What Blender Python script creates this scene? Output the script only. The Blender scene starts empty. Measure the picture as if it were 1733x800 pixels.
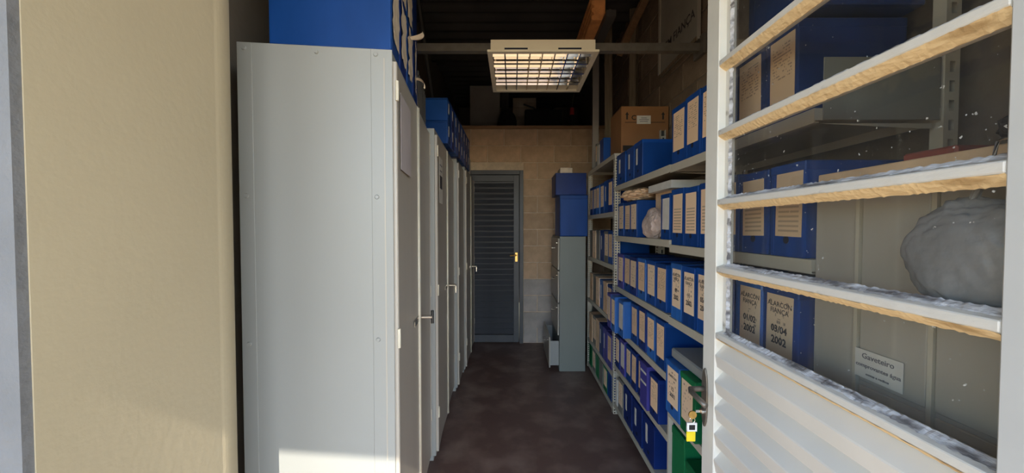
import bpy, bmesh, math, random
from mathutils import Vector, Matrix
random.seed(7)
R = math.radians
C = bpy.context.scene.collection

# ------------------------------------------------------------------ camera, sky, sun, exposure
EYE = 1.40
cam = bpy.data.cameras.new('camera'); camo = bpy.data.objects.new('camera', cam); C.objects.link(camo)
cam.sensor_width = 36.0; cam.lens = 36.0*600/1733; cam.clip_start = 0.02
camo.location = (0, 0, EYE); camo.rotation_euler = (R(90-1.43), 0, R(0.14))
bpy.context.scene.camera = camo

SUN = Vector((-.21, 1.0, -.80)).normalized()          # the way the sunlight travels
w = bpy.data.worlds.new('sky'); bpy.context.scene.world = w; w.use_nodes = True
wn = w.node_tree.nodes; wl = w.node_tree.links
sky = wn.new('ShaderNodeTexSky'); sky.sky_type = 'NISHITA'; sky.sun_disc = False
sky.sun_elevation = math.asin(-SUN.z); sky.sun_rotation = math.atan2(-SUN.x, -SUN.y)
sky.air_density = 1.0; sky.dust_density = .4; sky.ozone_density = 2.5
wl.new(sky.outputs[0], wn['Background'].inputs[0]); wn['Background'].inputs[1].default_value = 0.95
sl = bpy.data.lights.new('sun', 'SUN'); so = bpy.data.objects.new('sun', sl); C.objects.link(so)
sl.energy = 9.0; sl.color = (1.0, .93, .82); sl.angle = R(.4)
so.rotation_euler = SUN.to_track_quat('-Z', 'Y').to_euler(); so.location = (3, -8, 9)
vs = bpy.context.scene.view_settings
bpy.context.scene.display_settings.display_device = 'sRGB'
vs.view_transform = 'Standard'; vs.look = 'None'; vs.gamma = 1; vs.exposure = -0.12
vs.use_curve_mapping = False

# ------------------------------------------------------------------ materials
def node(nt, t, **k):
    n = nt.nodes.new(t)
    for a, b in k.items(): setattr(n, a, b)
    return n
def math_(nt, op, a, b=None, c=None):
    n = node(nt, 'ShaderNodeMath', operation=op)
    for i, v in enumerate((a, b, c)):
        if v is None: continue
        if isinstance(v, (int, float)): n.inputs[i].default_value = v
        else: nt.links.new(v, n.inputs[i])
    return n.outputs[0]
def pm(name, col, rough=.5, metal=0., var=.12, scale=8., bump=0., bscale=None, spec=.5, rnd=0., col2=None, th=None, stretch=(1,1,1), coat=0):
    m = bpy.data.materials.new(name); m.use_nodes = True; nt = m.node_tree; b = nt.nodes['Principled BSDF']
    b.inputs['Roughness'].default_value = rough; b.inputs['Metallic'].default_value = metal
    b.inputs['Specular IOR Level'].default_value = spec
    b.inputs['Coat Weight'].default_value = coat
    tc = node(nt, 'ShaderNodeTexCoord'); mp = node(nt, 'ShaderNodeMapping'); mp.inputs['Scale'].default_value = stretch
    nt.links.new(tc.outputs['Object'], mp.inputs[0])
    nz = node(nt, 'ShaderNodeTexNoise'); nz.inputs['Scale'].default_value = scale; nz.inputs['Detail'].default_value = 6
    nt.links.new(mp.outputs[0], nz.inputs['Vector'])
    rp = node(nt, 'ShaderNodeValToRGB')
    if col2 is None:
        lo = [c*(1-var) for c in col]; hi = [min(1, c*(1+var)) for c in col]
        rp.color_ramp.elements[0].position = .3; rp.color_ramp.elements[1].position = .7
    else:
        lo, hi = col, col2
        rp.color_ramp.elements[0].position = th[0]; rp.color_ramp.elements[1].position = th[1]
    rp.color_ramp.elements[0].color = (*lo, 1); rp.color_ramp.elements[1].color = (*hi, 1)
    nt.links.new(nz.outputs[0], rp.inputs[0]); out = rp.outputs[0]
    if rnd:
        oi = node(nt, 'ShaderNodeObjectInfo'); hs = node(nt, 'ShaderNodeHueSaturation')
        v = math_(nt, 'MULTIPLY_ADD', oi.outputs['Random'], 2*rnd, 1-rnd)
        nt.links.new(v, hs.inputs['Value']); nt.links.new(out, hs.inputs['Color']); out = hs.outputs[0]
    nt.links.new(out, b.inputs['Base Color'])
    if bump:
        n2 = node(nt, 'ShaderNodeTexNoise'); n2.inputs['Scale'].default_value = bscale or scale*4; n2.inputs['Detail'].default_value = 5
        nt.links.new(mp.outputs[0], n2.inputs['Vector'])
        bp = node(nt, 'ShaderNodeBump'); bp.inputs['Strength'].default_value = bump; bp.inputs['Distance'].default_value = .01
        nt.links.new(n2.outputs[0], bp.inputs['Height']); nt.links.new(bp.outputs[0], b.inputs['Normal'])
    return m
def glass_mat():
    m = bpy.data.materials.new('door_glass'); m.use_nodes = True; nt = m.node_tree; nt.nodes.remove(nt.nodes['Principled BSDF'])
    out = nt.nodes['Material Output']
    tr = node(nt, 'ShaderNodeBsdfTransparent'); tr.inputs[0].default_value = (.92, .92, .91, 1)
    gl = node(nt, 'ShaderNodeBsdfGlossy'); gl.inputs['Roughness'].default_value = .03
    fr = node(nt, 'ShaderNodeLayerWeight'); fr.inputs[0].default_value = .5
    mx = node(nt, 'ShaderNodeMixShader'); nt.links.new(math_(nt, 'MULTIPLY_ADD', math_(nt, 'POWER', fr.outputs[1], 4.0), .7, .035), mx.inputs[0]); nt.links.new(tr.outputs[0], mx.inputs[1]); nt.links.new(gl.outputs[0], mx.inputs[2])
    # dust film and white specks of old paint on the glass
    tc = node(nt, 'ShaderNodeTexCoord')
    n1 = node(nt, 'ShaderNodeTexNoise'); n1.inputs['Scale'].default_value = 95; n1.inputs['Detail'].default_value = 2
    n2 = node(nt, 'ShaderNodeTexNoise'); n2.inputs['Scale'].default_value = 7; n2.inputs['Detail'].default_value = 3
    nt.links.new(tc.outputs['Object'], n1.inputs[0]); nt.links.new(tc.outputs['Object'], n2.inputs[0])
    a = math_(nt, 'GREATER_THAN', n1.outputs[0], .735); b = math_(nt, 'GREATER_THAN', n2.outputs[0], .50)
    spk = math_(nt, 'MULTIPLY', math_(nt, 'MULTIPLY', a, b), .6)
    film = math_(nt, 'MULTIPLY', n2.outputs[0], .02)
    f = math_(nt, 'ADD', spk, film)
    df = node(nt, 'ShaderNodeBsdfDiffuse'); df.inputs[0].default_value = (.75, .75, .72, 1)
    m2 = node(nt, 'ShaderNodeMixShader'); nt.links.new(f, m2.inputs[0]); nt.links.new(mx.outputs[0], m2.inputs[1]); nt.links.new(df.outputs[0], m2.inputs[2])
    nt.links.new(m2.outputs[0], out.inputs[0]); return m
def label_mat(name, paper, ink, pitch, zlo, zhi, dens):
    """A paper label with rows of fine print (flat print), in the label's own coordinates."""
    m = bpy.data.materials.new(name); m.use_nodes = True; nt = m.node_tree; b = nt.nodes['Principled BSDF']
    b.inputs['Roughness'].default_value = .75
    tc = node(nt, 'ShaderNodeTexCoord'); sp = node(nt, 'ShaderNodeSeparateXYZ'); nt.links.new(tc.outputs['Object'], sp.inputs[0])
    oi = node(nt, 'ShaderNodeObjectInfo')
    zr = math_(nt, 'DIVIDE', sp.outputs[2], pitch); fr = math_(nt, 'FRACT', zr); row = math_(nt, 'FLOOR', zr)
    line = math_(nt, 'LESS_THAN', fr, .42)
    cmb = node(nt, 'ShaderNodeCombineXYZ'); nt.links.new(math_(nt, 'MULTIPLY', sp.outputs[1], 110), cmb.inputs[0])
    nt.links.new(math_(nt, 'MULTIPLY', row, 7.31), cmb.inputs[1]); nt.links.new(math_(nt, 'MULTIPLY', oi.outputs['Random'], 90), cmb.inputs[2])
    nz = node(nt, 'ShaderNodeTexNoise'); nz.inputs['Scale'].default_value = 1; nt.links.new(cmb.outputs[0], nz.inputs[0])
    ink_ = math_(nt, 'MULTIPLY', line, math_(nt, 'GREATER_THAN', nz.outputs[0], dens))
    inx = math_(nt, 'LESS_THAN', math_(nt, 'ABSOLUTE', sp.outputs[1]), .038)
    inz = math_(nt, 'MULTIPLY', math_(nt, 'GREATER_THAN', sp.outputs[2], zlo), math_(nt, 'LESS_THAN', sp.outputs[2], zhi))
    f = math_(nt, 'MULTIPLY', math_(nt, 'MULTIPLY', ink_, inx), math_(nt, 'MULTIPLY', inz, .8))
    hs = node(nt, 'ShaderNodeHueSaturation'); hs.inputs['Color'].default_value = (*paper, 1)
    nt.links.new(math_(nt, 'MULTIPLY_ADD', oi.outputs['Random'], .24, .88), hs.inputs['Value'])
    mx = node(nt, 'ShaderNodeMix', data_type='RGBA'); nt.links.new(f, mx.inputs[0]); nt.links.new(hs.outputs[0], mx.inputs[6]); mx.inputs[7].default_value = (*ink, 1)
    nt.links.new(mx.outputs[2], b.inputs['Base Color']); return m

M = {}
M['plaster_cream'] = pm('cream_painted_plaster', (.50, .42, .275), .8, var=.05, scale=2.2, bump=.08, bscale=60)
M['plaster_grey'] = pm('grey_rough_plaster', (.155, .155, .155), .9, var=.10, scale=9, bump=.5, bscale=45)
M['wall_dark'] = pm('bare_brown_wall', (.20, .165, .13), .9, var=.12, scale=3, bump=.2, bscale=40)
M['block'] = pm('bare_concrete_block', (.56, .39, .25), .95, var=.16, scale=9, bump=.5, bscale=90, rnd=.12)
M['block_grey'] = pm('whitewashed_concrete_block', (.46, .41, .37), .95, var=.18, scale=7, bump=.5, bscale=90, rnd=.08)
M['mortar'] = pm('mortar', (.68, .55, .40), .95, var=.15, scale=14, bump=.4)
M['floor'] = pm('worn_brown_concrete_floor', (.155, .092, .072), .42, col2=(.30, .21, .16), th=(.46, .74), scale=4.5, bump=.10, bscale=30)
M['ground'] = pm('sunlit_tan_paving', (.52, .35, .19), .9, var=.12, scale=1.5, bump=.2)
M['roof'] = pm('dark_roof_sheet', (.075, .07, .068), .8, var=.2, scale=2)
M['steel_dark'] = pm('dark_roof_steel', (.06, .055, .05), .6, var=.2)
M['galv'] = pm('galvanised_channel', (.30, .28, .24), .45, metal=.6, var=.12, scale=20)
M['cabinet'] = pm('grey_enamelled_steel', (.315, .320, .300), .42, var=.03, scale=1.2, spec=.5)
M['cabinet_door'] = pm('grey_beige_enamelled_door', (.42, .38, .32), .40, var=.06, scale=2, spec=.6, stretch=(3, 3, .4))
M['cabinet_old'] = pm('dull_green_grey_steel', (.20, .215, .195), .5, var=.06, scale=2)
M['notice_grey'] = pm('mauve_grey_notice', (.46, .41, .40), .7, var=.05)
M['shelf_dark'] = pm('dimmed_end_plate_enamel', (.26, .25, .21), .55, var=.06)  # shelf enamel darkened for the low light behind the upper panes
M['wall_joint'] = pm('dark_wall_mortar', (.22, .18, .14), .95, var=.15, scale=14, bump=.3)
M['chrome'] = pm('bright_metal', (.72, .70, .66), .25, metal=1, var=.05)
M['hinge'] = pm('cream_painted_hinge', (.62, .57, .45), .5, var=.08)
M['shelf'] = pm('cream_grey_shelf_enamel', (.52, .47, .37), .5, var=.06, scale=5, rnd=.05)
M['post'] = pm('cream_post_enamel', (.60, .55, .44), .5, var=.06)
M['box_blue'] = pm('blue_corrugated_plastic', (.007, .054, .235), .42, var=.18, scale=5, spec=.22, rnd=.22, stretch=(1, 6, .5))
M['box_sky'] = pm('lighter_blue_corrugated_plastic', (.020, .125, .42), .42, var=.15, scale=5, rnd=.15, stretch=(1, 6, .5))
M['box_navy'] = pm('deep_blue_plastic', (.007, .028, .16), .42, var=.18, scale=5, spec=.25, rnd=.2)
M['box_violet'] = pm('violet_blue_plastic', (.06, .055, .27), .45, var=.12, scale=5, spec=.25, rnd=.1)
M['box_green'] = pm('green_plastic', (.010, .16, .055), .45, var=.15, scale=5, spec=.25, rnd=.2)
M['box_grey'] = pm('grey_card', (.20, .185, .16), .8, var=.15, scale=6, rnd=.2)
M['folder_dark'] = pm('dark_folder_card', (.045, .04, .035), .7, var=.2, scale=8, rnd=.3)
M['hole'] = pm('dark_hole', (.006, .01, .03), .8, var=.05)
M['paper'] = pm('white_paper', (.66, .62, .55), .8, var=.07, scale=20)
M['torn'] = pm('torn_brown_backed_paper', (.66, .55, .42), .85, var=.2, scale=18, bump=.3, bscale=60)
M['ink'] = pm('black_print', (.05, .045, .05), .7, var=.05)
M['ink_grey'] = pm('grey_print', (.17, .16, .18), .7, var=.05)
M['kraft'] = pm('kraft_cardboard', (.30, .14, .055), .85, var=.1, scale=6)
M['kraft_dark'] = pm('black_box_print', (.02, .017, .015), .8, var=.1)
M['kraft_paper'] = pm('crumpled_brown_paper', (.76, .52, .32), .7, var=.2, scale=12, bump=.3)
M['clear_wrap'] = pm('pinkish_wrapped_bundle', (.52, .40, .34), .45, var=.2, scale=9)
M['white_paint'] = pm('cream_white_gloss_paint', (.80, .775, .70), .42, var=.05, scale=9, spec=.5)
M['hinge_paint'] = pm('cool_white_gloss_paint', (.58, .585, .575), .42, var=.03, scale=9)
M['rail_paint'] = pm('flaking_cream_white_paint', (.30, .26, .21), .5, col2=(.70, .675, .62), th=(.28, .37), scale=17, bump=.25, bscale=60, stretch=(1, .45, 1))
M['putty'] = pm('cracked_glazing_putty', (.16, .15, .15), .9, col2=(.66, .66, .68), th=(.38, .56), scale=40, bump=.6, bscale=90, stretch=(1, .35, 1))
M['putty_old'] = pm('old_putty_warm_bounce', (.52, .36, .18), .75, col2=(.84, .64, .36), th=(.30, .42), scale=22, bump=.45, bscale=70, stretch=(1, .5, 1))  # old yellowish putty, its orange also carrying warm light off the ground
M['slat'] = pm('white_louvre_paint', (.76, .73, .67), .42, var=.04, scale=6)
M['frame_white'] = pm('grey_white_frame_paint', (.55, .55, .53), .5, var=.05, scale=5)
M['bronze'] = pm('dark_bronze_lockset', (.21, .185, .155), .40, metal=.6, var=.15, scale=30)
M['brass'] = pm('brass', (.72, .44, .13), .3, metal=.9, var=.15, scale=60)
M['yellow'] = pm('yellow_plastic', (.85, .66, .02), .4, var=.05)
M['white_plastic'] = pm('white_plastic', (.8, .8, .78), .35, var=.04)
M['black_plastic'] = pm('black_plastic', (.012, .012, .013), .45, var=.1)
M['door_dark'] = pm('dark_grey_door_steel', (.075, .079, .090), .45, var=.12, scale=6)
M['lamp_white'] = pm('cream_white_lamp_enamel', (.74, .67, .52), .45, var=.04)
M['mirror'] = pm('polished_aluminium', (.86, .83, .76), .09, metal=1, var=.03)
M['tube'] = pm('fluorescent_tube_glass', (.8, .8, .76), .3, var=.02)
M['terracotta'] = pm('terracotta', (.90, .36, .12), .85, var=.2, scale=16)
M['wood'] = pm('pale_old_wood', (.27, .215, .145), .8, var=.25, scale=9, stretch=(6, 6, .5))
M['wood_warm'] = pm('brown_wood_plank', (.32, .19, .10), .8, var=.2, scale=7, stretch=(.4, 6, 6))
M['banner'] = pm('off_white_board', (.40, .37, .31), .8, var=.12, scale=4)
M['bag'] = pm('thin_grey_plastic', (.27, .27, .28), .38, var=.12, scale=10, bump=.3, bscale=25)
M['red'] = pm('red_plastic', (.45, .03, .03), .5, var=.1)
M['red_dull'] = pm('dull_red_card', (.28, .06, .04), .7, var=.15)
M['striped'] = pm('faded_cloth', (.58, .50, .40), .9, var=.2, scale=6)
M['dark_cloth'] = pm('black_fabric', (.015, .015, .018), .9, var=.2, scale=30)
M['board_grey'] = pm('grey_board', (.30, .28, .26), .8, var=.12, scale=3)
M['glass'] = glass_mat()
M['label_tan'] = label_mat('tan_form_label', (.86, .59, .36), (.30, .21, .15), .0085, .055, .150, .50)
M['label_rule'] = label_mat('tan_ruled_label', (.82, .58, .37), (.40, .30, .21), .0125, .012, .105, .28)
M['label_pale'] = label_mat('pale_label', (.86, .64, .43), (.22, .17, .15), .018, .03, .16, .58)

# ------------------------------------------------------------------ mesh helpers
class MB:
    def __init__(s): s.v = []; s.f = []
    def add(s, vs, fs):
        n = len(s.v); s.v += [tuple(p) for p in vs]; s.f += [tuple(i+n for i in f) for f in fs]; return s
    def box(s, x0, x1, y0, y1, z0, z1):
        return s.add([(x0,y0,z0),(x1,y0,z0),(x1,y1,z0),(x0,y1,z0),(x0,y0,z1),(x1,y0,z1),(x1,y1,z1),(x0,y1,z1)],
                     [(0,3,2,1),(4,5,6,7),(0,1,5,4),(1,2,6,5),(2,3,7,6),(3,0,4,7)])
    def prism(s, prof, axis, a, b, close=True):
        """prof: list of 2-D points; axis 'x': (y,z), 'y': (x,z), 'z': (x,y)."""
        def P(p, t): return {'x': (t, p[0], p[1]), 'y': (p[0], t, p[1]), 'z': (p[0], p[1], t)}[axis]
        n = len(prof); vs = [P(p, a) for p in prof] + [P(p, b) for p in prof]
        fs = [(i, (i+1) % n, n+(i+1) % n, n+i) for i in range(n)]
        if close: fs += [tuple(range(n-1, -1, -1)), tuple(range(n, 2*n))]
        return s.add(vs, fs)
    def cyl(s, p, q, r, n=12, r2=None):
        p = Vector(p); q = Vector(q); d = (q-p).normalized(); r2 = r if r2 is None else r2
        u = d.orthogonal().normalized(); v = d.cross(u)
        vs = [p+(u*math.cos(2*math.pi*i/n)+v*math.sin(2*math.pi*i/n))*r for i in range(n)]
        vs += [q+(u*math.cos(2*math.pi*i/n)+v*math.sin(2*math.pi*i/n))*r2 for i in range(n)]
        return s.add(vs, [(i, (i+1) % n, n+(i+1) % n, n+i) for i in range(n)] + [tuple(range(n-1, -1, -1)), tuple(range(n, 2*n))])
    def tube(s, pts, r, n=8):
        pts = [Vector(p) for p in pts]; rings = []
        for i, p in enumerate(pts):
            d = (pts[min(i+1, len(pts)-1)] - pts[max(i-1, 0)]).normalized()
            u = d.cross(Vector((.31, .17, .93))).normalized(); v = d.cross(u)
            rings.append([p+(u*math.cos(2*math.pi*k/n)+v*math.sin(2*math.pi*k/n))*r for k in range(n)])
        vs = [q for r_ in rings for q in r_]; fs = []
        for i in range(len(pts)-1):
            for k in range(n): fs.append((i*n+k, i*n+(k+1) % n, (i+1)*n+(k+1) % n, (i+1)*n+k))
        fs += [tuple(range(n-1, -1, -1)), tuple((len(pts)-1)*n+k for k in range(n))]
        return s.add(vs, fs)
    def ring(s, c, r, t, axis='x', n=20, m=8):
        c = Vector(c); vs = []; fs = []
        for i in range(n):
            a = 2*math.pi*i/n
            for j in range(m):
                b = 2*math.pi*j/m; rr = r+t*math.cos(b); h = t*math.sin(b)
                p = {'x': (h, rr*math.cos(a), rr*math.sin(a)), 'y': (rr*math.cos(a), h, rr*math.sin(a)), 'z': (rr*math.cos(a), rr*math.sin(a), h)}[axis]
                vs.append(c+Vector(p))
        for i in range(n):
            for j in range(m): fs.append((i*m+j, ((i+1) % n)*m+j, ((i+1) % n)*m+(j+1) % m, i*m+(j+1) % m))
        return s.add(vs, fs)
    def mesh(s, name, mat, bevel=0, seg=1, smooth=False):
        me = bpy.data.meshes.new(name); me.from_pydata(s.v, [], s.f)
        bm = bmesh.new(); bm.from_mesh(me)
        bmesh.ops.recalc_face_normals(bm, faces=bm.faces)
        if bevel: bmesh.ops.bevel(bm, geom=bm.edges[:], offset=bevel, segments=seg, affect='EDGES', profile=.6, clamp_overlap=True)
        bm.to_mesh(me); bm.free()
        if smooth: me.shade_smooth()
        if mat: me.materials.append(mat)
        return me
    def build(s, name, mat, parent=None, bevel=0, seg=1, smooth=False, loc=None, label=None):
        return put(name, s.mesh(name, mat, bevel, seg, smooth), parent, loc, label)
def put(name, me, parent=None, loc=None, label=None, rot=None):
    o = bpy.data.objects.new(name, me); C.objects.link(o)
    if parent: o.parent = parent
    if loc: o.location = loc
    if rot: o.rotation_euler = rot
    if label: o['label'] = label
    return o
def box(x0, x1, y0, y1, z0, z1): return MB().box(x0, x1, y0, y1, z0, z1)
def tag(o, label, cat, group=None):
    o['label'] = label; o['category'] = cat
    if group: o['group'] = group
    return o
def thing(name, label, cat, loc=(0,0,0), rz=0, group=None):
    o = bpy.data.objects.new(name, None); C.objects.link(o); o.empty_display_size = .05
    o.location = loc; o.rotation_euler = (0, 0, rz); return tag(o, label, cat, group)
def struct(o): o['kind'] = 'structure'; return o
_txt = {}
def text_mesh(body, size, mat, face='-x', bold=0.0, spacing=1.0, align='CENTER'):
    """Flat lettering as a mesh; face '-x' reads from the -x side, '+x' from the +x side, '-y' from the -y side."""
    key = (body, size, mat.name, face, bold, spacing, align)
    if key in _txt: return _txt[key]
    cu = bpy.data.curves.new('lettering', 'FONT'); cu.body = body; cu.size = size; cu.align_x = align; cu.align_y = 'CENTER'
    cu.offset = bold; cu.space_line = spacing; cu.resolution_u = 2; cu.extrude = .0002
    ob = bpy.data.objects.new('lettering', cu); C.objects.link(ob)
    dg = bpy.context.evaluated_depsgraph_get(); me = bpy.data.meshes.new_from_object(ob.evaluated_get(dg))
    bpy.data.objects.remove(ob)
    mx = {'-x': Matrix(((0,0,-1,0),(-1,0,0,0),(0,1,0,0),(0,0,0,1))), '+x': Matrix(((0,0,1,0),(1,0,0,0),(0,1,0,0),(0,0,0,1))),
          '-y': Matrix(((1,0,0,0),(0,0,-1,0),(0,1,0,0),(0,0,0,1)))}[face]
    me.transform(mx); me.materials.clear(); me.materials.append(mat); _txt[key] = me
    return me
def perf_mesh(name, mat, width, height, cols, pitch, hw, hh, faces='L'):
    """A steel angle with punched holes: face along +x at y=0 and face along +y at x=0."""
    s = MB(); cw = width/cols; rows = int(height/pitch)
    def strip(f):
        for r in range(rows):
            for c in range(cols):
                a0, a1 = c*cw, (c+1)*cw; z0, z1 = r*pitch, (r+1)*pitch; ac, zc = (a0+a1)/2, (z0+z1)/2
                b0, b1, y0, y1 = ac-hw/2, ac+hw/2, zc-hh/2, zc+hh/2
                o = [(a0,z0),(a1,z0),(a1,z1),(a0,z1)]; i = [(b0,y0),(b1,y0),(b1,y1),(b0,y1)]
                s.add([f(*p) for p in o+i], [(0,1,5,4),(1,2,6,5),(2,3,7,6),(3,0,4,7)])
    strip(lambda a, z: (a, 0, z))
    if 'L' in faces: strip(lambda a, z: (0, a, z))
    return s.mesh(name, mat)

# ------------------------------------------------------------------ the room shell
YB = 4.28                                             # back wall
XL, XR = -1.0, 1.18                                   # left and right walls
fl = struct(box(-1.2, 1.4, .47, YB+.2, -.12, 0).build('floor', M['floor']))
struct(box(-20, 20, -24, .47, -.14, -.012).build('ground', M['ground']))
prof = [(-6, .474), (-.65, .474), (-.70, .84)]
for k in range(1, 25):
    a = k/24*math.pi/2; prof.append((-.85+.15*math.cos(a)+.0, .84+.14*math.sin(a)))
prof += [(-6, .98)]
wf = MB().prism(prof, 'z', -.05, 3.5).build('wall_front', M['plaster_cream']); struct(wf)
struct(box(-6, -.652, .462, .474, -.05, 3.5).build('wall_front.001', M['plaster_grey']))            # rough outer render
struct(box(.70, 6, .36, .46, -.05, 3.5).build('wall_front.002', M['plaster_grey']))
struct(box(-.70, .70, .36, .98, 2.45, 3.5).build('wall_front.003', M['plaster_cream']))             # lintel
struct(box(XL-.15, XL, .98, 6.6, 0, 4.0).build('wall_left', M['wall_dark']))
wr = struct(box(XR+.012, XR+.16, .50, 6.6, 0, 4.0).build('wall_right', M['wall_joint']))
struct(box(XL-.15, XR+.16, 6.6, 6.75, 0, 4.2).build('wall_back_loft', M['wall_dark']))
lf = struct(box(XL, XR, YB+.1, 6.6, 2.46, 2.56).build('floor_loft', M['wood_warm']))
struct(MB().prism([(-6, -1.354), (6, -2.146), (6, .36), (-6, .36)], 'z', 2.97, 3.10).build('porch_roof', M['plaster_grey']))
struct(box(-.53, -.192, -1.74, -1.65, -.012, 2.97).build('added_shade_pillar', M['plaster_grey'], bevel=.01))  # unseen pillar added to keep sun off the left facade strip
# right wall: courses of concrete block, the pieces that show above the racks
def block_mesh(w, mat): return box(-w/2, w/2, -.010, .004, -.0945, .0945).mesh('block', mat, bevel=.004)
M['block_dark'] = pm('dimmed_concrete_block', (.27, .20, .14), .95, var=.18, scale=9, bump=.5, bscale=90, rnd=.12)  # darker copy of the bare block, holding the upper wall's dimness
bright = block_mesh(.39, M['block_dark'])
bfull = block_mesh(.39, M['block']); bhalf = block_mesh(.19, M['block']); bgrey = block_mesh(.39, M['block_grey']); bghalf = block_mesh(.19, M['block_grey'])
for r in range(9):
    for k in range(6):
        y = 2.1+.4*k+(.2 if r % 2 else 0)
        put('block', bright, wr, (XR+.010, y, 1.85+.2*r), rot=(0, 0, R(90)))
# back wall with the doorway
DX0, DX1, DZ = -.66, .125, 2.085
s = MB(); s.box(XL, DX0, YB, YB+.12, 0, 2.58); s.box(DX1, XR, YB, YB+.12, 0, 2.58); s.box(DX0, DX1, YB, YB+.12, DZ, 2.58)
wb = struct(s.build('wall_back', M['mortar']))
for r in range(13):
    z0 = .0+.2*r-.02; z = z0+.1
    x = XL+(-.2 if r % 2 else 0)+.10
    while x < XR:
        a, b = x, x+.39
        cuts = [(a, b)]
        if z-.1 < DZ-.02:
            cuts = []
            if a < DX0: cuts.append((a, min(b, DX0-.005)))
            if b > DX1: cuts.append((max(a, DX1+.005), b))
        for a_, b_ in cuts:
            a_ = max(a_, XL); b_ = min(b_, XR)
            if b_-a_ < .05: continue
            grey = z < .78
            if abs(b_-a_-.39) < .001: me = bgrey if grey else bfull
            else: me = block_mesh(b_-a_, M['block_grey'] if grey else M['block'])
            put('block', me, wb, ((a_+b_)/2, YB+random.uniform(-.002, .002), max(z, .1)))
        x += .40
struct(box(XL, XR, YB-.03, YB+.13, 2.581, 2.615).build('trim_1', M['wood_warm'], bevel=.004))
# roof
s = MB(); n = 150
for i in range(n+1):
    y = .40+i*(6.75-.40)/n; z = 3.42+.03*(y-.4)+.022*math.sin(y*2*math.pi/.177)
    s.v += [(XL-.15, y, z), (XR+.16, y, z)]
s.f = [(2*i, 2*i+1, 2*i+3, 2*i+2) for i in range(n)]
rf = struct(s.build('ceiling', M['roof'], smooth=True))
for y in (1.4, 2.9, 4.4): box(XL, XR, y-.03, y+.03, 3.42+.03*(y-.4)-.10, 3.42+.03*(y-.4)-.03).build('purlin', M['steel_dark'], rf)
# roof truss on the left
tr = thing('roof_truss', 'dark steel roof truss member slanting above the left cabinets', 'truss', (-.72, 2.9, 2.4))
MB().tube([(-.05, -.1, 1.0), (.02, .3, .0), (.1, .9, -.4)], .018, 6).build('diagonal', M['steel_dark'], tr)
MB().tube([(-.25, .1, .5), (.25, .1, .5)], .012, 6).build('cross_tie', M['steel_dark'], tr)

# cross beam that carries the lamp
bm_ = thing('cross_beam', 'galvanised steel channel spanning the room behind the lamp', 'beam', (0, 2.25, 2.497))
s = MB(); s.box(XL, XR, -.02, .02, 0, .003); s.box(XL, XR, -.02, -.017, .003, .045); s.box(XL, XR, .017, .02, .003, .045); s.box(XL, XR, -.02, -.008, .045, .048); s.box(XL, XR, .008, .02, .045, .048)
s.build('channel', M['galv'], bm_)
box(XR-.02, XR-.001, -.06, .06, -.03, .09).build('end_bracket', M['galv'], bm_)

# ------------------------------------------------------------------ the lamp
lx0, lx1, ly0, ly1, lz = -.142, .478, 1.985, 2.575, 2.372
lamp = thing('ceiling_light', 'square cream louvred fluorescent lamp hanging over the aisle', 'lamp', ((lx0+lx1)/2, (ly0+ly1)/2, lz))
hw, hd = (lx1-lx0)/2, (ly1-ly0)/2
s = MB()
s.box(-hw+.018, hw-.018, -hd+.018, -hd+.020, .012, .072); s.box(-hw+.018, hw-.018, hd-.020, hd-.018, .012, .072)
s.box(-hw+.018, -hw+.020, -hd+.020, hd-.020, .012, .072); s.box(hw-.020, hw-.018, -hd+.020, hd-.020, .012, .072)
s.box(-hw+.018, hw-.018, -hd+.018, hd-.018, .072, .075)
s.build('housing', M['lamp_white'], lamp)
for q in (-1, 1): box(q*.15-.065, q*.15+.065, -hd+.0165, -hd+.018, .020, .030).build('vent_slot', M['hole'], lamp)
s = MB(); fw = .026
s.box(-hw, hw, -hd, -hd+fw, 0, .012); s.box(-hw, hw, hd-fw, hd, 0, .012); s.box(-hw, -hw+fw, -hd+fw, hd-fw, 0, .012); s.box(hw-fw, hw, -hd+fw, hd-fw, 0, .012)
s.build('frame', M['lamp_white'], lamp)
for q in (-1, 1): box(q*.2-.012, q*.2+.012, -.035, .005, .075, .124).build('hanger', M['galv'], lamp)
bay = (2*hd-2*fw)/4
xs0, xs1 = -hw+fw, hw-fw
refl = None
for k in range(4):
    y0 = -hd+fw+k*bay; pts = []
    for t, zz in ((0, .064), (.12, .046), (.24, .028), (.36, .008), (.38, .008), (.385, .062), (1, .062)): pts.append((y0+.006+(bay-.012)*t, zz))
    s = MB(); n = len(pts)
    s.v = [(xs0, p[0], p[1]) for p in pts]+[(xs1, p[0], p[1]) for p in pts]; s.f = [(i, i+1, n+i+1, n+i) for i in range(n-1)]
    s.build('reflector', M['mirror'], lamp)
    box(xs0, xs1, y0-.005, y0+.006, .004, .0085).build('ridge', M['mirror'], lamp)
    MB().cyl((xs0+.01, y0+bay*.76, .050), (xs1-.01, y0+bay*.76, .050), .007, 10).build('tube', M['mirror'], lamp, smooth=True)
    for j in range(1, 8):
        x = xs0+(xs1-xs0)*j/8
        MB().prism([(x-.0035, .004), (x+.0035, .004), (x+.001, .034), (x-.001, .034)], 'y', y0+.006, y0+bay-.006).build('cross_blade', M['mirror'], lamp)

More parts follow.
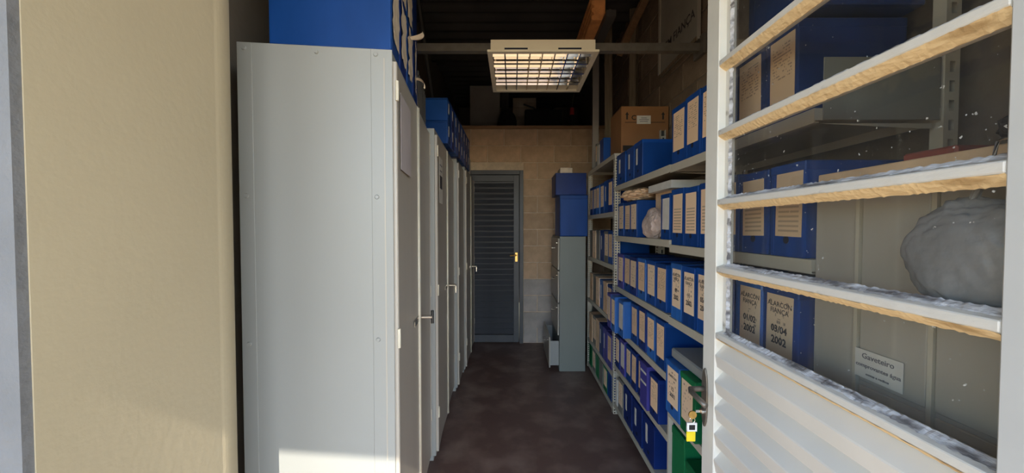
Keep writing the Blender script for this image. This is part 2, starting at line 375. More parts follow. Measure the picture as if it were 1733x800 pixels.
# ------------------------------------------------------------------ far louvred door
d2 = struct(bpy.data.objects.new('door_2', None)); C.objects.link(d2); d2.location = (DX0, YB+.02, 0)
DWd = DX1-DX0
s = MB(); s.box(0, .05, -.05, .05, 0, DZ); s.box(DWd-.045, DWd, -.05, .05, 0, DZ); s.box(.05, DWd-.045, -.05, .05, DZ-.05, DZ); s.build('door_frame', M['door_dark'], d2, bevel=.003)
s = MB(); s.box(.055, .12, -.03, .02, .01, DZ-.055); s.box(DWd-.115, DWd-.05, -.03, .02, .01, DZ-.055)
s.box(.12, DWd-.115, -.03, .02, .01, .10); s.box(.12, DWd-.115, -.03, .02, DZ-.13, DZ-.055); s.build('leaf_frame', M['door_dark'], d2, bevel=.002)
box(.12, DWd-.115, .014, .02, .1, DZ-.13).build('back_sheet', M['door_dark'], d2)
sl_me = MB().prism([(-.034, -.010), (-.031, -.016), (.010, .034), (.006, .038)], 'x', .12, DWd-.115).mesh('slat', M['door_dark'])
z = .115
while z < DZ-.16:
    put('slat', sl_me, d2, (0, 0, z+.015)); z += .0655
s = MB(); s.box(DWd-.098, DWd-.068, -.037, -.030, .99, 1.10); s.build('lock_plate', M['brass'], d2, bevel=.002, label='bright brass lock plate')
MB().tube([(DWd-.083, -.037, 1.07), (DWd-.083, -.075, 1.07), (DWd-.16, -.08, 1.065)], .008, 8).build('lever', M['brass'], d2)

# ------------------------------------------------------------------ near glazed door, opened inward against the right-hand rack
door = struct(bpy.data.objects.new('door_1', None)); C.objects.link(door); door.location = (.63, 0, 0)
YH, YF = .408, 1.168
s = MB(); s.box(0, .04, 1.098, YF, .02, 2.16); s.build('lock_stile', M['white_paint'], door, bevel=.003)
s = MB(); s.box(.022, .040, 1.076, 1.098, 1.045, 2.10); s.build('stile_rebate', M['rail_paint'], door, bevel=.002)
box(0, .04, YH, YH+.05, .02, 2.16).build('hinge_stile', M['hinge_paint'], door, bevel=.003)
rails = [EYE+v for v in (.498, .2865, .0747, -.1317, -.338)]
ya, yb = YH+.05, 1.098
rail_me = MB().prism([(0, -.004), (.0, .011), (.024, .019), (.040, .019), (.040, -.019), (.024, -.019)], 'y', ya, yb).mesh('glazing_rail', M['rail_paint'], bevel=.0015)
def ragged(y0, y1, n, f):
    s = MB()
    for k in range(n+1):
        for q in f(y0+(y1-y0)*k/n): s.v.append(q)
    m = len(s.v)//(n+1)
    for k in range(n):
        for j in range(m-1): s.f.append((m*k+j, m*k+j+1, m*(k+1)+j+1, m*(k+1)+j))
    return s
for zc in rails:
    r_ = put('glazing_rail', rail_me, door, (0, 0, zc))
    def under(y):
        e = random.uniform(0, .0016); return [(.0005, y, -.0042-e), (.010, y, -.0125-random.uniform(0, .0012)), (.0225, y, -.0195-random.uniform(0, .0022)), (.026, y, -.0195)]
    ragged(ya, yb, 110, under).build('putty_bead', M['putty_old'], r_, label='cracked old putty bead under the rail, warm bounce in its colour')
box(0, .04, ya, yb, 2.10, 2.16).build('top_rail', M['white_paint'], door, bevel=.003)
box(0, .04, ya, yb, .02, .13).build('bottom_rail', M['white_paint'], door, bevel=.003)
zs = [2.10]+rails
for i in range(len(rails)):
    top = (zs[i]-.018) if i else 2.10; bot = rails[i]+.018
    box(.026, .030, ya, 1.078, bot, top).build('glass_pane', M['glass'], door)
    # ragged putty fillet along the foot of each pane
    s = MB(); n = 110
    for k in range(n+1):
        y = ya+(1.076-ya)*k/n; h = .003+random.uniform(0, .003); dpt = .014+random.uniform(0, .004)
        bz = bot+.0012; s.v += [(.026, y, bz), (.026-dpt, y, bz-dpt*.30+random.uniform(0, .0012)), (.026-dpt*.5, y, bz-dpt*.12+h*.6), (.026, y, bz+h)]
    for k in range(n):
        for j in range(3): s.f.append((4*k+j, 4*k+j+1, 4*k+5+j, 4*k+4+j))
    s.build('putty', M['putty'], door)
    s = MB()
    for k in range(31):
        z = bot+(top-bot)*k/30; t_ = .004+random.uniform(0, .004)
        s.v += [(.026, 1.0765, z), (.026-t_, 1.0765, z), (.026, 1.0765-t_*1.4, z)]
    for k in range(30): s.f.append((3*k+1, 3*k+2, 3*k+5, 3*k+4))
    s.build('putty', M['putty'], door)
slm = MB().prism([(.0355, .0405), (.034, .0415), (.002, .004), (.0008, .0), (.007, -.0355), (.0345, -.0405), (.0345, -.039), (.009, -.034), (.0035, .001)], 'y', ya, yb).mesh('louvre_slat', M['slat'])
z = rails[-1]-.019-.042
while z > .17:
    put('louvre_slat', slm, door, (0, 0, z)); z -= .083
box(.036, .039, ya, yb, .13, rails[-1]-.0195).build('louvre_backing', M['slat'], door)
# lockset
pts = []
for k in range(24):
    a = 2*math.pi*k/24; pts.append((1.147+.017*math.cos(a)*(1 if abs(math.sin(a)) < .8 else .9), .846+.097*math.copysign(abs(math.sin(a))**.7, math.sin(a))))
s = MB().prism([(p[0], p[1]) for p in pts], 'x', -.006, 0); s.build('lock_plate', M['bronze'], door, bevel=.002)
hd_ = MB().tube([(-.004, 1.147, .874), (-.030, 1.147, .874), (-.050, 1.146, .874), (-.056, 1.130, .873), (-.055, 1.09, .870), (-.052, 1.052, .866)], .0085, 10).build('lever_handle', M['bronze'], door, smooth=True)
MB().cyl((-.006, 1.147, .80), (-.016, 1.147, .80), .009, 14).build('key_cylinder', M['chrome'], door)
keys = thing('key_bunch', 'brass key with white and yellow tags hanging from the door lock', 'keys', (.614, 1.147, .80))
s = MB(); s.box(-.016, -.0005, -.0012, .0012, -.004, .004); s.build('key_shaft', M['chrome'], keys)
MB().cyl((-.026, -.002, -.012), (-.026, .002, -.012), .013, 18).build('key_bow', M['brass'], keys)
MB().ring((-.027, 0, -.030), .009, .0012, 'y').build('key_ring', M['chrome'], keys)
s = MB(); s.box(-.044, -.012, -.003, .003, -.044, -.038); s.box(-.044, -.012, -.003, .003, -.066, -.061); s.box(-.044, -.038, -.003, .003, -.061, -.044); s.box(-.018, -.012, -.003, .003, -.061, -.044)
s.build('key_tag', M['white_plastic'], keys, label='white framed key tag')
box(-.038, -.018, -.0022, .0022, -.061, -.044).build('key_tag_window', M['black_plastic'], keys)
box(-.045, -.016, -.003, .003, -.100, -.067).build('key_tag', M['yellow'], keys, bevel=.002, label='yellow key tag')
# steel door frame on the hinge side
struct(MB().prism([(.64, .35), (.70, .35), (.70, .40), (.675, .40), (.675, .385), (.64, .385)], 'z', 0, 2.45).build('trim_2', M['frame_white']))

# ------------------------------------------------------------------ box makers (spine faces local -x, base at z = 0, box runs back along +x)
BW, BH, BD = .13, .245, .34
M['box_dusk'] = pm('dimmed_blue_plastic', (.012, .04, .15), .55, var=.2, scale=5)  # blue box plastic with the low light behind the upper glass in its colour
COL = {'dusk': 'box_dusk', 'blue': 'box_blue', 'sky': 'box_sky', 'navy': 'box_navy', 'violet': 'box_violet', 'green': 'box_green', 'grey': 'box_grey', 'dark': 'folder_dark', 'tan': 'kraft_paper', 'white': 'paper'}
_body = {}
def body_meshes(col):
    if col not in _body:
        m = M[COL[col]]
        b = box(0, BD, -BW/2, BW/2, 0, BH-.002).mesh('body', m, bevel=.005, seg=2)
        l = MB(); l.box(-.0018, BD, -BW/2-.0012, BW/2+.0012, BH-.026, BH); l = l.mesh('lid', m, bevel=.003)
        e = MB(); e.box(-.0012, .0006, BW/2-.016, BW/2-.009, .004, BH-.03); e = e.mesh('edge_fold', m, bevel=.0005)
        _body[col] = (b, l, e)
    return _body[col]
hole_me = MB().cyl((.0004, 0, .045), (-.0010, 0, .045), .0105, 16).mesh('finger_hole', M['hole'])
def label_me(mat, w=.097, z0=.052, z1=.226): return box(-.0012, .0002, -w/2, w/2, 0, z1-z0).mesh('label', mat)
LB = {'tan': label_me(M['label_tan']), 'rule': label_me(M['label_rule']), 'pale': label_me(M['label_pale']), 'plain': label_me(M['paper']),
      'strip': box(-.0012, .0002, -.011, .011, 0, .11).mesh('label', M['paper']), 'blank': label_me(M['label_pale'], .097)}
def archive_box(x, y0, y1, z, h, depth, col, lab, desc, cat='box', rz=0., group=None, txt=None, hole=True, front_y=None, name='archive_box', lz0=.054):
    """A box on a rack: spine at x, between y0 and y1."""
    root = thing(name, desc, cat, (x, (y0+y1)/2, z+.0004), rz, group)
    root.scale = (depth/BD, (abs(y1-y0)-.007)/BW, h/BH)
    b, l, e = body_meshes(col)
    put('body', b, root); put('lid', l, root); put('edge_fold', e, root)
    if lab:
        lo = put('label', LB[lab], root, (0, random.uniform(-.012, .004) if lab != 'strip' else .02, lz0 if lab != 'strip' else .09))
        lo.rotation_euler = (R(random.uniform(-1.2, 1.2)), 0, 0)
        if txt:
            for (t, sz, zz, bold) in txt:
                put('lettering', text_mesh(t, sz, M['ink'], '-x', bold, .95), lo, (-.0016, 0, zz))
        if hole: put('finger_hole', hole_me, root)
    return root
ORD = 'first second third fourth fifth sixth seventh eighth ninth tenth eleventh twelfth thirteenth fourteenth'.split()
CN = {'blue': 'blue', 'sky': 'bright blue', 'navy': 'deep blue', 'violet': 'violet', 'green': 'green', 'grey': 'grey', 'dark': 'dark', 'tan': 'tan', 'white': 'white'}
LN = {'tan': 'cream printed label', 'rule': 'cream ruled label', 'pale': 'pale label', 'plain': 'white label', 'strip': 'narrow white strip', 'blank': 'pale label', None: 'bare spine'}
def row(edges, z, shelf, h, x=.757, depth=.29, grp=None, gap=False):
    """edges: list of (y_far, y_near, colour, label, dict)."""
    for i, (a, b, col, lab, k) in enumerate(edges):
        k = dict(k); nm = k.pop('name', 'archive_box'); hh = k.pop('h', h); xx = k.pop('x', x); txt = k.pop('txt', None); dd = k.pop('d', depth)
        word = {'archive_box': 'archive box', 'ring_binder': 'ring binder', 'paper_file': 'file'}[nm]
        desc = k.pop('desc', None) or f"{CN[col]} {word} with {LN[lab]}, {ORD[i]} from perforated post, {shelf}"
        archive_box(xx+random.uniform(0, .008), b, a, z, hh+random.uniform(-.004, .004), dd, col, lab, desc, 'binder' if nm == 'ring_binder' else ('file' if nm == 'paper_file' else 'box'),
                    group=grp or f'boxes and files on the {shelf}', txt=txt, name=nm, **k)

# ------------------------------------------------------------------ right-hand racks
XF, XBK = .757, 1.112
def shelf_mesh(L, depth=.355):
    s = MB(); s.box(0, depth, 0, L, -.003, 0); s.box(0, .0025, 0, L, -.036, -.003); s.box(.0025, .012, 0, L, -.036, -.034); s.box(depth-.0025, depth, 0, L, -.03, -.003)
    s.box(.0025, depth-.0025, 0, .002, -.03, -.003); s.box(.0025, depth-.0025, L-.002, L, -.03, -.003)
    return s.mesh('shelf', M['shelf'])
perf = perf_mesh('perforated_post', M['post'], .042, 1.94, 2, .02, .0095, .011)
slot = perf_mesh('slotted_post', M['post'], .036, 2.10, 1, .048, .013, .027, 'F')
near = thing('shelving_rack', 'long cream steel rack of blue boxes behind the glazed door', 'rack', (XF, .90, 0))
SH = [1.70, 1.318, .97, .675, .38, .09]
LA, LBAY = .815, .915
SHA = [1.70, 1.318, .97, None, .52, .09]
shA = shelf_mesh(LA); shB = shelf_mesh(LBAY)
for i, z in enumerate(SH):
    if SHA[i]: put('shelf', shA, near, (0, 0, SHA[i]))
    put('shelf', shB, near, (0, LA+.004, z+(.022 if i == 1 else .004)))
    if i == 0: MB().prism([(.02, -.03), (.31, -.03), (.31, .125), (.02, .125)], 'y', -.004, -.001).build('end_plate', M['shelf_dark'], near, loc=(0, 0, z))
for y in (.0, LA-.02, LA+LBAY-.03):
    put('slotted_post', slot, near, (.318, y-.006, 0))
    box(.318, .320, y-.0055, y+.024, 0, 2.11).build('post_return', M['post'], near)
    box(.352, .354, y-.0055, y+.024, 0, 2.11).build('post_return', M['post'], near)
    box(.320, .352, y+.022, y+.024, 0, 2.11).build('dark_slot_backing', M['steel_dark'], near)  # dark sheet standing in for the shade inside the slotted channel
box(.0, .022, LA-.016, LA-.0005, 0, .52-.037).build('front_leg', M['post'], near)
for z in [q for q in SHA if q]:
    for y in (.004, LA-.012):
        MB().prism([(.02, -.037), (.30, -.037), (.30, -.05), (.27, -.05)], 'y', y, y+.002).build('bracket', M['shelf'], near, loc=(0, 0, z))
put('perforated_post', perf, near, (-.002, LA+LBAY+.004, 0))

far = thing('shelving_rack', 'shorter perforated post rack beside the grey filing cabinet', 'rack', (XF, 2.664, 0))
LF = .89
shF = shelf_mesh(LF)
FZ = [1.955, 1.52, 1.115, .70, .30, .05]
for z in FZ: put('shelf', shF, far, (0, 0, z))
put('perforated_post', perf, far, (-.002, LF+.004, 0))
for y in (.0, LF-.0): put('perforated_post', perf, far, (.357, y, 0), rot=(0, 0, R(90)))

def T(a, b=None, c='ALARCON\nFIANÇA'):
    return [(c, .019, .132, .0002), ('–', .02, .103, 0), (a, .026, .074, .0008)] + ([(b, .028, .043, .0008)] if b else [])
# shelf 1 (top of near rack), bay B then bay A
n1 = 'top shelf, near rack'
row([(2.60, 2.40, 'blue', 'strip', {}), (2.39, 2.245, 'blue', 'strip', {}), (2.235, 2.09, 'blue', 'strip', {'desc': 'blue box with broad bare side, last before the gap, top shelf, near rack'})],
    SH[0]+.004, n1, .215, depth=.29)
E = [1.722, 1.576, 1.45, 1.33, 1.227, 1.083, .955]
row([(E[i], E[i+1], 'blue' if i < 4 else 'dusk', ['tan', 'tan', 'tan', 'rule', 'tan', 'tan'][i],
      {'desc': f"blue archive box with cream label, {['first','second','third','fourth','fifth','last'][i]} of six nearest the door, {n1}"}) for i in range(6)], SH[0], n1, .262)
archive_box(.762, .915, 1.17, SH[0]+.267, .24, .29, 'dusk', None, 'deep blue box stacked on the boxes behind the upper door glass', 'box', name='storage_box')
# shelf 2
n2 = 'second shelf, near rack'
row([(2.58, 2.45, 'blue', 'pale', {}), (2.44, 2.31, 'blue', 'rule', {}), (2.30, 2.17, 'blue', 'pale', {}), (1.84, 1.73, 'blue', 'plain', {})], SH[1]+.022, n2, .23)
E = [1.707, 1.58, 1.455, 1.335, 1.195, 1.058, .927]
row([(E[i], E[i+1], 'blue', ['rule', 'rule', 'rule', 'rule', 'rule', 'rule'][i],
      {'desc': f"blue archive box with ruled label, {['first','second','third','fourth','fifth','last'][i]} of six nearest the door, {n2}"}) for i in range(6)], SH[1], n2, .258)
# shelf 3
n3 = 'third shelf, near rack'
E = [2.57, 2.435, 2.30, 2.165, 2.03, 1.895, 1.757]
row([(E[i], E[i+1], ['violet', 'blue', 'navy', 'sky', 'blue', 'blue'][i], ['pale', 'tan', 'pale', 'tan', 'pale', 'tan'][i], {}) for i in range(6)], SH[2]+.004, n3, .242)
E = [1.706, 1.59, 1.47, 1.345, 1.215, 1.08, .94]
tx = [T('09', '2002'), T('11', '2002'), T('05/06', '2002'), T('07/08', '2002'), T('01/02', '2002'), T('03/04', '2002')]
ds = ['bright blue lettered box just before the rack seam, third shelf, near rack', 'blue lettered box leaning slightly, middle of three left of the white door stile',
      'blue lettered box touching the left edge of the white door stile', 'blue lettered box mostly hidden behind the white door stile',
      'bright blue box lettered FIANÇA behind the lower door glass, farther of two', 'dark blue box lettered FIANÇA behind the lower door glass, beside the grey cabinet']
row([(E[i], E[i+1], 'sky' if i in (0, 4) else 'blue', 'blank', {'txt': tx[i], 'desc': ds[i], 'hole': False}) for i in range(6)], SH[2], n3, .262)
# shelf 4
n4 = 'fourth shelf, near rack'
row([(2.60, 2.51, 'violet', 'pale', {'x': .690}), (2.50, 2.40, 'sky', 'pale', {'x': .694}), (2.39, 2.28, 'sky', 'plain', {'x': .712}), (2.27, 2.15, 'blue', 'tan', {}),
     (2.14, 2.02, 'navy', 'tan', {}), (2.01, 1.885, 'sky', 'tan', {}), (1.875, 1.755, 'blue', 'tan', {'desc': 'blue archive box showing its broad deep blue side, nearest on fourth shelf, near rack'})], SH[3]+.004, n4, .245)
# shelf 5
n5 = 'fifth shelf, near rack'
row([(2.60, 2.50, 'navy', 'pale', {}), (2.49, 2.385, 'violet', 'plain', {}), (2.375, 2.27, 'blue', 'pale', {}), (2.26, 2.16, 'navy', 'tan', {}), (2.15, 2.06, 'navy', 'tan', {}),
     (2.05, 1.935, 'violet', None, {'name': 'ring_binder', 'h': .245, 'x': .740, 'desc': 'violet ring binder with two white strips across its spine, near rack'}),
     (1.925, 1.80, 'navy', 'tan', {'x': .745}),], SH[4]+.004, n5, .235)
row([(1.705, 1.555, 'sky', 'blank', {'desc': 'bright blue wide box with lettered label beside the green box', 'txt': [('ALARCON', .015, .13, .0003), ('–', .02, .10, 0), ('12', .024, .075, .0006), ('2002', .024, .045, .0006)], 'x': .735, 'h': .252}),
     (1.548, 1.415, 'green', 'pale', {'desc': 'green archive box with cream label behind the door lever', 'x': .735, 'h': .25}),
     (1.408, 1.29, 'blue', 'tan', {'desc': 'blue archive box partly hidden by the oval lock plate', 'x': .75})], SHA[4], n5, .25, depth=.29)
# shelf 6
n6 = 'bottom shelf, near rack'
row([(2.60, 2.555, 'white', None, {'name': 'paper_file', 'h': .20}), (2.54, 2.42, 'grey', 'pale', {'name': 'paper_file', 'h': .23, 'hole': False}), (2.41, 2.24, 'navy', 'strip', {}), (2.23, 2.06, 'navy', 'strip', {}),
     (2.05, 1.88, 'navy', 'strip', {'desc': 'deep blue box showing a broad bare side, last on bottom shelf, near rack'})], SH[5]+.004, n6, .235)
row([(1.68, 1.55, 'green', None, {'desc': 'tall green box file leaning on the bottom shelf below the key tags', 'h': .37}), (1.54, 1.42, 'green', None, {'desc': 'second green box file on the bottom shelf, nearer the door', 'h': .29})], SH[5], n6, .25, depth=.285)
# white strips on the violet binder
vb = [o for o in C.objects if o.name.startswith('ring_binder')][0]
for zz in (.135, .195): box(-.0012, .0002, -.05, .05, 0, .012).build('white_strip', M['paper'], vb, loc=(0, 0, zz), label='white strip')
# far rack rows
fn = ['second shelf, far rack', 'third shelf, far rack', 'fourth shelf, far rack', 'fifth shelf, far rack', 'bottom shelf, far rack']
fcol = [['navy', 'blue', 'sky', 'blue', 'blue', 'navy'], ['grey', 'tan', 'grey', 'navy', 'grey', 'blue'], ['tan', 'grey', 'tan', 'sky', 'tan', 'navy'],
        ['tan', 'grey', 'tan', 'navy', 'violet', 'violet'], ['green', 'grey', 'green', 'grey', 'green', 'blue']]
flab = [['pale', 'pale', 'tan', 'pale', 'strip', 'tan'], [None, 'pale', None, 'strip', 'pale', 'tan'], [None, None, 'pale', 'strip', None, 'tan'], [None, 'pale', None, 'strip', 'strip', 'tan'], [None, 'pale', None, None, 'pale', None]]
for r in range(5):
    ed = []; y = 2.70+6*.135
    for k in range(6):
        nm = 'archive_box' if fcol[r][k] not in ('tan', 'grey') else 'paper_file'
        word = 'archive box' if nm == 'archive_box' else 'file'
        kk = 5-k
        pos = ['nearest the shared post', 'second from the shared post', 'third from the shared post', 'third from the filing cabinet', 'second from the filing cabinet', 'nearest the filing cabinet'][kk]
        ed.append((y, y-.13, fcol[r][k], flab[r][k], {'name': nm, 'hole': False, 'desc': f"{CN[fcol[r][k]]} {word} {pos}, {fn[r]}"})); y -= .135
    row(ed, FZ[r+1], fn[r], [.26, .26, .255, .27, .20][r], depth=.285)
row([(3.27, 3.205, 'grey', 'pale', {'name': 'paper_file', 'desc': 'grey paper file on top of the far rack beside a blue box', 'hole': False}), (3.2, 3.125, 'white', None, {'name': 'paper_file', 'desc': 'white paper file on top of the far rack', 'h': .17}),
     (3.12, 2.985, 'blue', None, {'desc': 'blue box standing alone on top of the far rack'})], FZ[0], 'top', .20, depth=.22)

# crumpled brown paper and wrapped bundle on shelf 2
def lump(name, label, cat, c, r, mat, seed, amp=.25, fr=7., sub=4, flat=None, fine=.0):
    bm = bmesh.new(); bmesh.ops.create_icosphere(bm, subdivisions=sub, radius=1)
    from mathutils import noise
    for v in bm.verts:
        p = v.co.copy(); k = 1+amp*noise.noise(p*fr*.25+Vector((seed, 0, 0)))+fine*abs(noise.noise(p*fr+Vector((0, seed, 0))))
        v.co = Vector((p.x*r[0]*k, p.y*r[1]*k, p.z*r[2]*k))
        if flat is not None and v.co.z < flat: v.co.z = flat
    me = bpy.data.meshes.new(name); bm.to_mesh(me); bm.free(); me.materials.append(mat)
    o = put(name, me, None, c); return tag(o, label, cat)
lump('paper_bundle', 'crumpled brown paper bundle lying on boxes of the second shelf', 'paper', (.835, 2.335, SH[1]+.022+.235+.036), (.105, .13, .040), M['kraft_paper'], 3, .3, 9, 4, -.033, .35)
box(.80, 1.04, 1.80, 2.10, 0, .04).build('x', M['paper'])
px = C.objects['x']; px.name = 'paper_stack'; px.location = (0, 0, SH[1]+.022+.262); px.data.name = 'paper_stack'
tag(px, 'flat white paper stack beside the crumpled brown paper', 'paper')
px2 = box(.80, 1.04, 1.88, 2.14, 0, .2615).build('cardboard_box', M['kraft_paper'], loc=(.06, 0, SH[1]+.0224)); tag(px2, 'plain brown box under the flat paper stack, second shelf', 'box')
lump('wrapped_bundle', 'pinkish plastic wrapped bundle on the second shelf of near rack', 'bundle', (.80, 2.01, SH[1]+.022+.082), (.05, .10, .085), M['clear_wrap'], 8, .2, 6, 4, -.0815, .15)
g = box(.765, 1.04, 1.30, 1.70, 0, .045).build('paper_tray', M['cabinet'], bevel=.006, loc=(0, 0, SHA[4]+.2578)); tag(g, 'flat grey tray lying on the lettered bright blue and green boxes', 'tray')

# cardboard carton on the far rack
cb = thing('cardboard_box', 'brown cardboard carton with white sticker on top of the far rack', 'box', (.992, 2.83, FZ[0]+.0006))
box(-.178, .178, -.145, .145, 0, .355).build('carton', M['kraft'], cb, bevel=.003)
for q in (-1, 1):
    x = q*.135
    MB().add([(x-.006, -.1462, .255), (x+.006, -.1462, .255), (x+.006, -.1462, .290), (x+.014, -.1462, .290), (x, -.1462, .312), (x-.014, -.1462, .290), (x-.006, -.1462, .290)], [(0, 1, 2, 3, 4, 5, 6)]).build('printed_arrow', M['kraft_dark'], cb)
box(-.15, .15, -.1464, -.1456, .232, .236).build('printed_rule', M['kraft_dark'], cb)
box(-.165, -.045, -.1464, -.1456, .022, .062).build('printed_bar', M['kraft_dark'], cb); box(.03, .165, -.1464, -.1456, .022, .062).build('printed_bar', M['kraft_dark'], cb)
put('lettering', text_mesh('C', .05, M['kraft_dark'], '-y', .001), cb, (-.085, -.1464, .268))
st = box(-.062, .042, -.1474, -.1464, .222, .284).build('sticker', M['paper'], cb, label='white sticker')
for k, (a, b) in enumerate(((-.04, .02), (-.045, .028), (-.03, .012))): box(a, b, -.1480, -.1474, .238+.013*k, .242+.013*k).build('print', M['ink_grey'], st)
s = MB().add([(-.03, -.06, .356), (.02, -.10, .356), (.06, -.03, .358), (.0, -.05, .385), (.015, -.07, .378)], [(0, 1, 4, 3), (1, 2, 4), (2, 3, 4)]); s.build('flap', M['kraft'], cb)

# ------------------------------------------------------------------ grey drawer cabinet behind the door glass
gc = thing('drawer_cabinet', 'grey steel drawer cabinet behind the door glass at right', 'cabinet', (.757, .52, 0))
CWd = .37
box(.002, .40, 0, CWd, .02, 1.508).build('carcass', M['cabinet_door'], gc, bevel=.002)
for (a, b) in ((.02, .36), (.37, .71), (.72, 1.06), (1.07, 1.50)):
    box(-.004, .002, .008, .108, a, b).build('drawer', M['cabinet_door'], gc, bevel=.0015)
for (a, b) in ((.02, .36), (.37, .71), (.72, 1.06), (1.07, 1.50)):
    dr = box(-.004, .002, .122, .246, a, b).build('drawer', M['cabinet_door'], gc, bevel=.0015)
box(-.007, .002, .250, .258, .02, 1.505).build('edge_strip', M['shelf'], gc); box(-.007, .002, .110, .118, .02, 1.505).build('edge_strip', M['shelf'], gc)
MB().prism([(-.012, 1.020), (.0, 1.032), (.0, 1.026), (-.009, 1.016)], 'y', .20, .27).build('drawer_pull', M['shelf'], gc)
pl = box(-.0055, -.0042, .155, .250, 1.08, 1.14).build('label', M['paper'], gc, label='white paper label')
pl.location = (-.0035, 0, 0)
for t, zz, szz in (('Gaveteiro', 1.127, .016), ('comprovantes água', 1.107, .0115), ('contas e recibos', 1.090, .007)):
    put('lettering', text_mesh(t, szz, M['ink_grey'], '-x', .0002), pl, (-.0060, .2025, zz))
tb = box(.76, 1.15, .52, .888, 1.509, 1.530).build('cardboard_sheet', M['kraft_paper'], bevel=.002); tag(tb, 'tan cardboard sheet lying on top of the grey drawer cabinet', 'cardboard')
rd = box(.80, .93, .645, .735, 1.5308, 1.550).build('folder', M['red_dull'], bevel=.004); tag(rd, 'red folder lying on the tan cardboard sheet', 'folder')
lump('cloth_bundle', 'dark crumpled cloth on the cardboard sheet near the door hinge', 'cloth', (.83, .56, 1.5585), (.05, .035, .028), M['dark_cloth'], 5, .3, 8, 3, -.0275, .2)
# grey bag hanging on the cabinet
bm = bmesh.new(); bmesh.ops.create_icosphere(bm, subdivisions=5, radius=1)
from mathutils import noise
for v in bm.verts:
    p = v.co.copy(); k = 1-.05*abs(noise.noise(p*5.5+Vector((1, 7, 3))))**.5+.16*noise.noise(p*1.6+Vector((4, 1, 2)))+.10*abs(noise.noise(p*Vector((3.5, 3.5, 3.5)).x))+.03*noise.noise(p*9)
    tz = p.z; sq = 1-.12*max(0, tz)
    v.co = Vector((p.x*.028*k, p.y*.086*k*sq, p.z*.088*k))
me = bpy.data.meshes.new('bag_body'); bm.to_mesh(me); bm.free(); me.shade_smooth(); me.materials.append(M['bag'])
bg = thing('plastic_bag', 'bulging grey plastic bag hanging in front of the drawer cabinet', 'bag', (.695, .540, 1.357))
put('bag_body', me, bg)
MB().tube([(.0, .0, .07), (.008, .0, .10), (.022, .0, .122), (.034, .0, .150)], .006, 8).build('bag_neck', M['bag'], bg)
MB().tube([(.053, 0, .178), (.044, -.0, .177), (.036, 0, .172), (.032, 0, .152), (.036, 0, .145), (.041, 0, .150)], .0022, 6).build('hook', M['chrome'], bg)

# ------------------------------------------------------------------ filing cabinet at the back right, with boxes on top
fc = thing('filing_cabinet', 'narrow grey filing cabinet beside the far louvred door', 'cabinet', (.45, 3.42, 0))
FW, FL, FH = .255, .62, 1.315
box(.002, FW, 0, FL, .0, FH).build('carcass', M['cabinet_old'], fc, bevel=.003)
for k in range(4):
    z0 = .03+.32*k; op = -.085 if k == 0 else 0
    d_ = box(-.012, .0015, .02, FL-.02, 0, .305).build('drawer', M['cabinet_door'], fc, bevel=.002, loc=(op, 0, z0))
    if k == 0:
        s = MB(); s.box(.0015, .085, .03, .034, .02, .26); s.box(.0015, .085, FL-.034, FL-.03, .02, .26); s.box(.0015, .085, .034, FL-.034, .02, .024); s.build('drawer_tray', M['cabinet'], d_)
    MB().tube([(-.012, FL/2-.05, .20), (-.04, FL/2-.045, .20), (-.04, FL/2+.045, .20), (-.012, FL/2+.05, .20)], .006, 8).build('handle', M['chrome'], d_)
    MB().cyl((-.012, .08, .26), (-.022, .08, .26), .010, 12).build('lock', M['chrome'], d_)
archive_box(.455, 3.43, 3.83, FH, .40, .27, 'blue', None, 'large blue box on top of the grey filing cabinet', 'box', name='storage_box')
ub = archive_box(.415, 3.45, 3.80, FH+.4008, .215, .30, 'navy', None, 'dark blue storage box topmost above the grey filing cabinet', 'box', name='storage_box')
p_ = box(.46, .58, 3.46, 3.66, 0, .05).build('paper_stack', M['torn'], loc=(0, 0, FH+.4012+.2158), bevel=.003); tag(p_, 'small stack of papers on the topmost blue storage box', 'paper')

